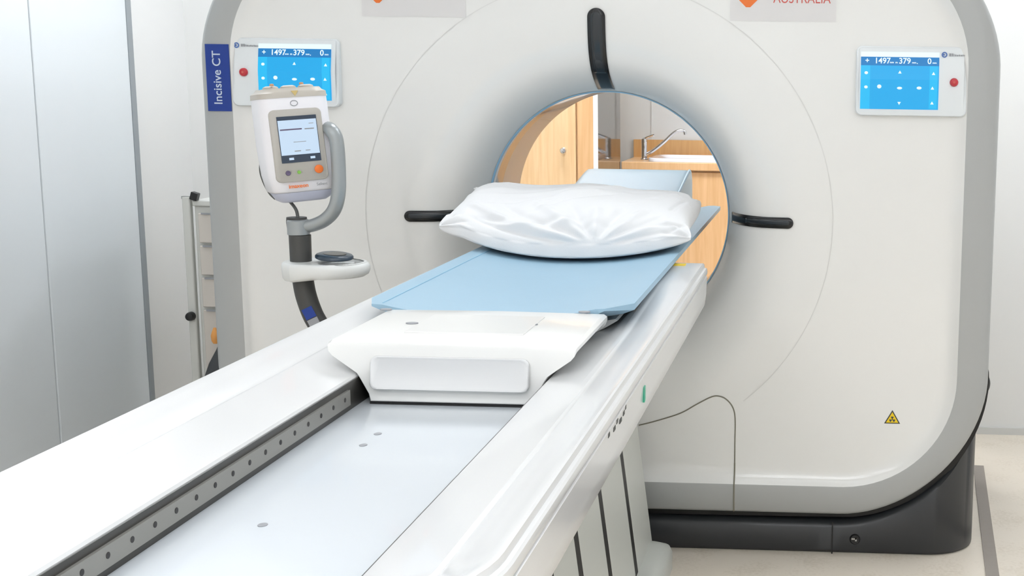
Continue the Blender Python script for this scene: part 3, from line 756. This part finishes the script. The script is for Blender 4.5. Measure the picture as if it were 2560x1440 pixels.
bm = bmesh.new(); box(bm, (-.013, -.001, -.0), (.017, .0015, .030)); o = bm; bmesh.ops.transform(o, matrix=Matrix.Translation((-.668, IY-.0285, .845)) @ Matrix.Rotation(math.radians(-26), 4, 'Y'), verts=o.verts); obj('blue_label', o, M['blue'], column, smooth=0)
bm = bmesh.new(); box(bm, (-.013, -.001, -.034), (.017, .0015, -.002)); bmesh.ops.transform(bm, matrix=Matrix.Translation((-.668, IY-.0285, .845)) @ Matrix.Rotation(math.radians(-26), 4, 'Y'), verts=bm.verts); obj('grey_label', bm, M['printg'], column, smooth=0)
# tray with loop handle
TC = (-.700, IY, .977)
bm = bmesh.new(); rings = []
A = []
NN = 56
for k in range(NN):
    a = 2*PI*k/NN; c, s = math.cos(a), math.sin(a); rx = .185 if c > 0 else .048
    A.append((TC[0]+rx*c*(1 if c > 0 else 1), TC[1]+(.062+.040*max(0, min(1, (c+.3)/.9)))*s))
def tr(k, z): return [(TC[0]+.02+(x-TC[0]-.02)*k, TC[1]+(y-TC[1])*k, z-.008*max(0, 1-(x-TC[0])/.12)*0) for x, y in A]
def hole(kx, z): return [(TC[0]+.112+.056*kx*math.cos(2*PI*k/NN), TC[1]+.062*kx*math.sin(2*PI*k/NN), z) for k in range(NN)]
prog = [hole(1, .966), hole(1.08, .961), tr(.9, .961 - .004), tr(.97, .964), tr(1, .975), tr(1, .985), tr(.97, .993), tr(.9, .996), hole(1.12, .995), hole(1, .990), hole(1, .966)]
loft(bm, prog, cap=False); bmesh.ops.remove_doubles(bm, verts=bm.verts, dist=1e-6)
for v in bm.verts:
    if v.co.z < .975 and v.co.x < TC[0]+.05: v.co.z -= .010*(1-max(0, (v.co.x-TC[0]))/.05) if v.co.x > TC[0] else .010
obj('tray', bm, M['tray'], inj, smooth=60)
obj('tray_floor', B((TC[0]+.03, TC[1]-.066, .964), (TC[0]+.125, TC[1]+.066, .988)), M['tray'], inj, bevel=.003)
# cables
bm = bmesh.new(); tube(bm, spline([(-.792, IY+.02, 1.278), (-.803, IY+.02, 1.262), (-.807, IY+.02, 1.235), (-.800, IY+.02, 1.205), (-.785, IY+.02, 1.175), (-.77, IY+.02, 1.16)], 6), .0045, 8); obj('cable', bm, M['cable'], inj)
bm = bmesh.new(); tube(bm, spline([(-.745, IY+.02, 1.165), (-.728, IY+.018, 1.150), (-.713, IY+.015, 1.130), (-.708, IY+.012, 1.105)], 6), .0045, 8); obj('cable', bm, M['cable'], inj)
# foot with castors (stands on the floor behind the table)
bm = bmesh.new()
for k in range(5):
    a = math.radians(36+72*k); tube(bm, [(-.64, IY, .15), (-.64+.12*math.cos(a), IY+.12*math.sin(a), .12), (-.64+.24*math.cos(a), IY+.24*math.sin(a), .085)], [.028, .024, .018], 10)
lathe(bm, [(.0001, .10), (.05, .10), (.05, .17), (.032, .19)], (-.64, IY, 0), 'z'); obj('foot', bm, M['pole'], inj)
for k in range(5):
    a = math.radians(36+72*k); cx, cy = -.64+.24*math.cos(a), IY+.24*math.sin(a)
    bm = bmesh.new(); lathe(bm, [(.02, -.015), (.035, -.012), (.035, .012), (.02, .015)], (cx, cy, .035), 'y', 18); tube(bm, [(cx, cy, .035), (cx, cy, .09)], .009, 8); obj('castor', bm, M['knob'], inj)
# hand remote on the tray
rm = Matrix.Translation((-.608, IY-.002, .9975)) @ Matrix.Rotation(math.radians(-30), 4, 'Z') @ Matrix.Diagonal((.88, 1.4, .85, 1))
bm = bmesh.new(); rings = []
for z, k in ((0, .92), (.003, 1), (.010, 1), (.014, .94), (.0165, .8)):
    rings.append([(x*k, y*k, z-.003*(x/.05)+.003) for x, y in [(.058*math.cos(2*PI*q/28), .034*math.sin(2*PI*q/28)) for q in range(28)]])
for r in rings:
    m0 = min(p[2] for p in r)
loft(bm, [[(x, y, max(z+.004, .0008)) for x, y, z in r] for r in rings]); bmesh.ops.transform(bm, matrix=rm, verts=bm.verts)
rem = obj('hand_remote', bm, M['remote'], smooth=50, origin=(-.632, IY, .989)); tag(rem, 'small dark navy hand remote lying on the white tray of the injector stand', 'remote control')
bm = bmesh.new(); rings = [[(.042*k*math.cos(2*PI*q/24), .021*k*math.sin(2*PI*q/24), z-.0015*math.cos(2*PI*q/24)*k) for q in range(24)] for z, k in ((.0195, 1), (.0245, .93))]
loft(bm, rings); bmesh.ops.transform(bm, matrix=rm, verts=bm.verts); obj('touch_pad', bm, M['glassblk'], rem)

# ------------------------------------------------------------------ drawer cart behind the scanner on the left
cart = empty('supply_cart', (-1.45, .95, 0), 'cream drawer cart standing between the left wall and the scanner', 'cart')
obj('cart_body', B((-1.648, .765, .06), (-1.27, 1.16, 1.0)), M['cartf'], cart, bevel=.004)
obj('cart_top', B((-1.652, .755, 1.0), (-1.265, 1.165, 1.022)), M['cartf'], cart, bevel=.004)
zz = (.98, .858, .737, .615, .14)
for k in range(4):
    dr = obj('drawer', B((-1.630, .750, zz[k+1]+.006), (-1.285, .765, zz[k]-.005)), M['cart'], cart, bevel=.003)
    obj('drawer_lip', B((-1.615, .744, zz[k]-.009), (-1.30, .752, zz[k]-.003)), M['printg'], dr, smooth=0)
for x in (-1.6, -1.32):
    for y in (.82, 1.1):
        bm = bmesh.new(); lathe(bm, [(.012, -.012), (.03, -.01), (.03, .01), (.012, .012)], (x, y, .03), 'x', 16); obj('castor', bm, M['knob'], cart)
obj('side_post', B((-1.688, .75, .05), (-1.658, .775, 1.035)), M['cartf'], cart, bevel=.004)
obj('post_bracket', B((-1.690, .752, 1.027), (-1.64, .772, 1.037)), M['steel'], cart, smooth=0)
bm = B((-1.655, .745, 1.022), (-1.628, .77, 1.052)); bmesh.ops.rotate(bm, verts=bm.verts, cent=(-1.64, .75, 1.035), matrix=Matrix.Rotation(.3, 3, 'Y')); obj('clamp', bm, M['knob'], cart, bevel=.003)
bm = bmesh.new(); lathe(bm, [(.0001, -.03), (.014, -.028), (.017, -.02), (.017, -.006), (.010, 0)], (-1.672, .75, .587), 'y'); obj('post_knob', bm, M['knob'], cart)
# sharps bin hanging in front of it
bn = empty('waste_bag', (-1.53, .70, .2), 'dark grey bag with orange tie on the floor before the cream cart', 'bag')
bn.location = (-1.53, .68, 0)
bm = bmesh.new(); rings = []
for z, w, dd in ((0, .07, .035), (.02, .085, .045), (.2, .088, .045), (.34, .08, .04), (.42, .05, .028), (.475, .02, .016), (.495, .012, .010)):
    rings.append([(-1.535+w*math.cos(2*PI*k/20)*(1+.05*math.sin(k*3)), .69+dd*math.sin(2*PI*k/20), z) for k in range(20)])
loft(bm, rings); obj('bag_body', bm, M['bag'], bn)
bm = bmesh.new(); rings = [[(-1.56+w*math.cos(2*PI*k/12), .69+w*.7*math.sin(2*PI*k/12), z) for k in range(12)] for z, w in ((.495, .008), (.505, .014), (.525, .016), (.54, .011), (.555, .005))]
loft(bm, rings); obj('orange_tie', bm, M['capo2'], bn)

# ------------------------------------------------------------------ wash bay seen through the bore
cup = empty('tall_cupboard', (-.95, 3.7, 0), 'tall maple cupboard with round knob seen through the bore', 'cupboard')
obj('cupboard_body', B((-1.45, 3.40, 0), (-.616, 4.22, 2.3)), M['wood'], cup, smooth=0)
dr = obj('door', B((-1.42, 3.378, .08), (-.727, 3.398, 2.25)), M['wood'], cup, smooth=0, bevel=.002)
bm = bmesh.new(); lathe(bm, [(.008, 0), (.008, -.012), (.016, -.018), (.019, -.026), (.014, -.034), (.0001, -.037)], (-.794, 3.378, 1.085), 'y'); obj('knob', bm, M['chrome'], dr)
obj('stile', B((-.716, 3.380, 0), (-.626, 3.40, 2.3)), M['wood2'], cup, smooth=0)
obj('white_edge', B((-.626, 3.378, 0), (-.603, 3.40, 2.3)), M['white'], cup, smooth=0)
obj('side_panel', B((-.616, 3.40, 0), (-.605, 4.20, 2.3)), M['mirror'], cup, smooth=0)
bench = empty('sink_bench', (.5, 4.5, 0), 'maple sink bench with wooden upstand behind the scanner, seen through the bore', 'bench')
obj('worktop', B((-.60, 4.21, .925), (2.2, YR-.001, .975)), M['wood2'], bench, bevel=.004)
obj('upstand', B((-.60, YR-.022, .975), (2.2, YR-.002, 1.092)), M['wood3'], bench, smooth=0)
obj('bench_body', B((-.59, 4.26, .08), (2.18, YR-.03, .925)), M['wood'], bench, smooth=0)
for x0 in (-.58, .10, .80, 1.49):
    dd = obj('bench_door', B((x0, 4.238, .1), (x0+.68, 4.258, .912)), M['wood2'], bench, bevel=.002)
obj('plinth', B((-.59, 4.30, 0), (2.18, YR-.03, .08)), M['dgrey'], bench, smooth=0)
# inset basin
sink = empty('wash_basin', (.1, 4.47, .975), 'white inset basin in the maple worktop beside the chrome tap', 'basin')
bm = bmesh.new(); 
def br(k, z, e=0): return [(.06+(x)*k, 4.46+y*k, z) for x, y in rrect(-.50-e, -.215-e, .50+e, .215+e, .06, 6)]
loft(bm, [br(1, .9755), br(1, .993), br(.99, .998), br(.95, .998), br(.90, .990), br(.86, .9785), br(.5, .9775)]); obj('basin_rim', bm, M['basin'], sink, smooth=50)
tap = empty('mixer_tap', (-.49, 4.45, .975), 'chrome mixer tap with long swivel spout at left end of the basin', 'tap')
bm = bmesh.new(); lathe(bm, [(.024, .9755), (.024, .982), (.0175, .985), (.0175, 1.085), (.019, 1.09), (.017, 1.11), (.006, 1.118)], (-.487, 4.44, 0), 'z'); obj('tap_body', bm, M['chrome'], tap)
bm = bmesh.new(); tube(bm, spline([(-.487, 4.44, 1.002), (-.43, 4.435, 1.035), (-.36, 4.43, 1.09), (-.31, 4.43, 1.138), (-.28, 4.43, 1.160), (-.25, 4.43, 1.168), (-.226, 4.43, 1.162), (-.22, 4.43, 1.142)], 7), .0105, 12); obj('spout', bm, M['chrome'], tap)
bm = bmesh.new(); tube(bm, spline([(-.487, 4.44, 1.108), (-.46, 4.43, 1.122), (-.42, 4.42, 1.137)], 5), [.009]*5+[.007]*5+[.006], 8); obj('lever', bm, M['chrome'], tap)

# ------------------------------------------------------------------ light and view
w = bpy.data.worlds.new('room_air'); SC.world = w; w.use_nodes = True
w.node_tree.nodes['Background'].inputs[0].default_value = (.9, .95, 1, 1); w.node_tree.nodes['Background'].inputs[1].default_value = .3
vs = SC.view_settings; vs.view_transform = 'Standard'; vs.look = 'None'; vs.gamma = 1; vs.exposure = .05; vs.use_curve_mapping = False
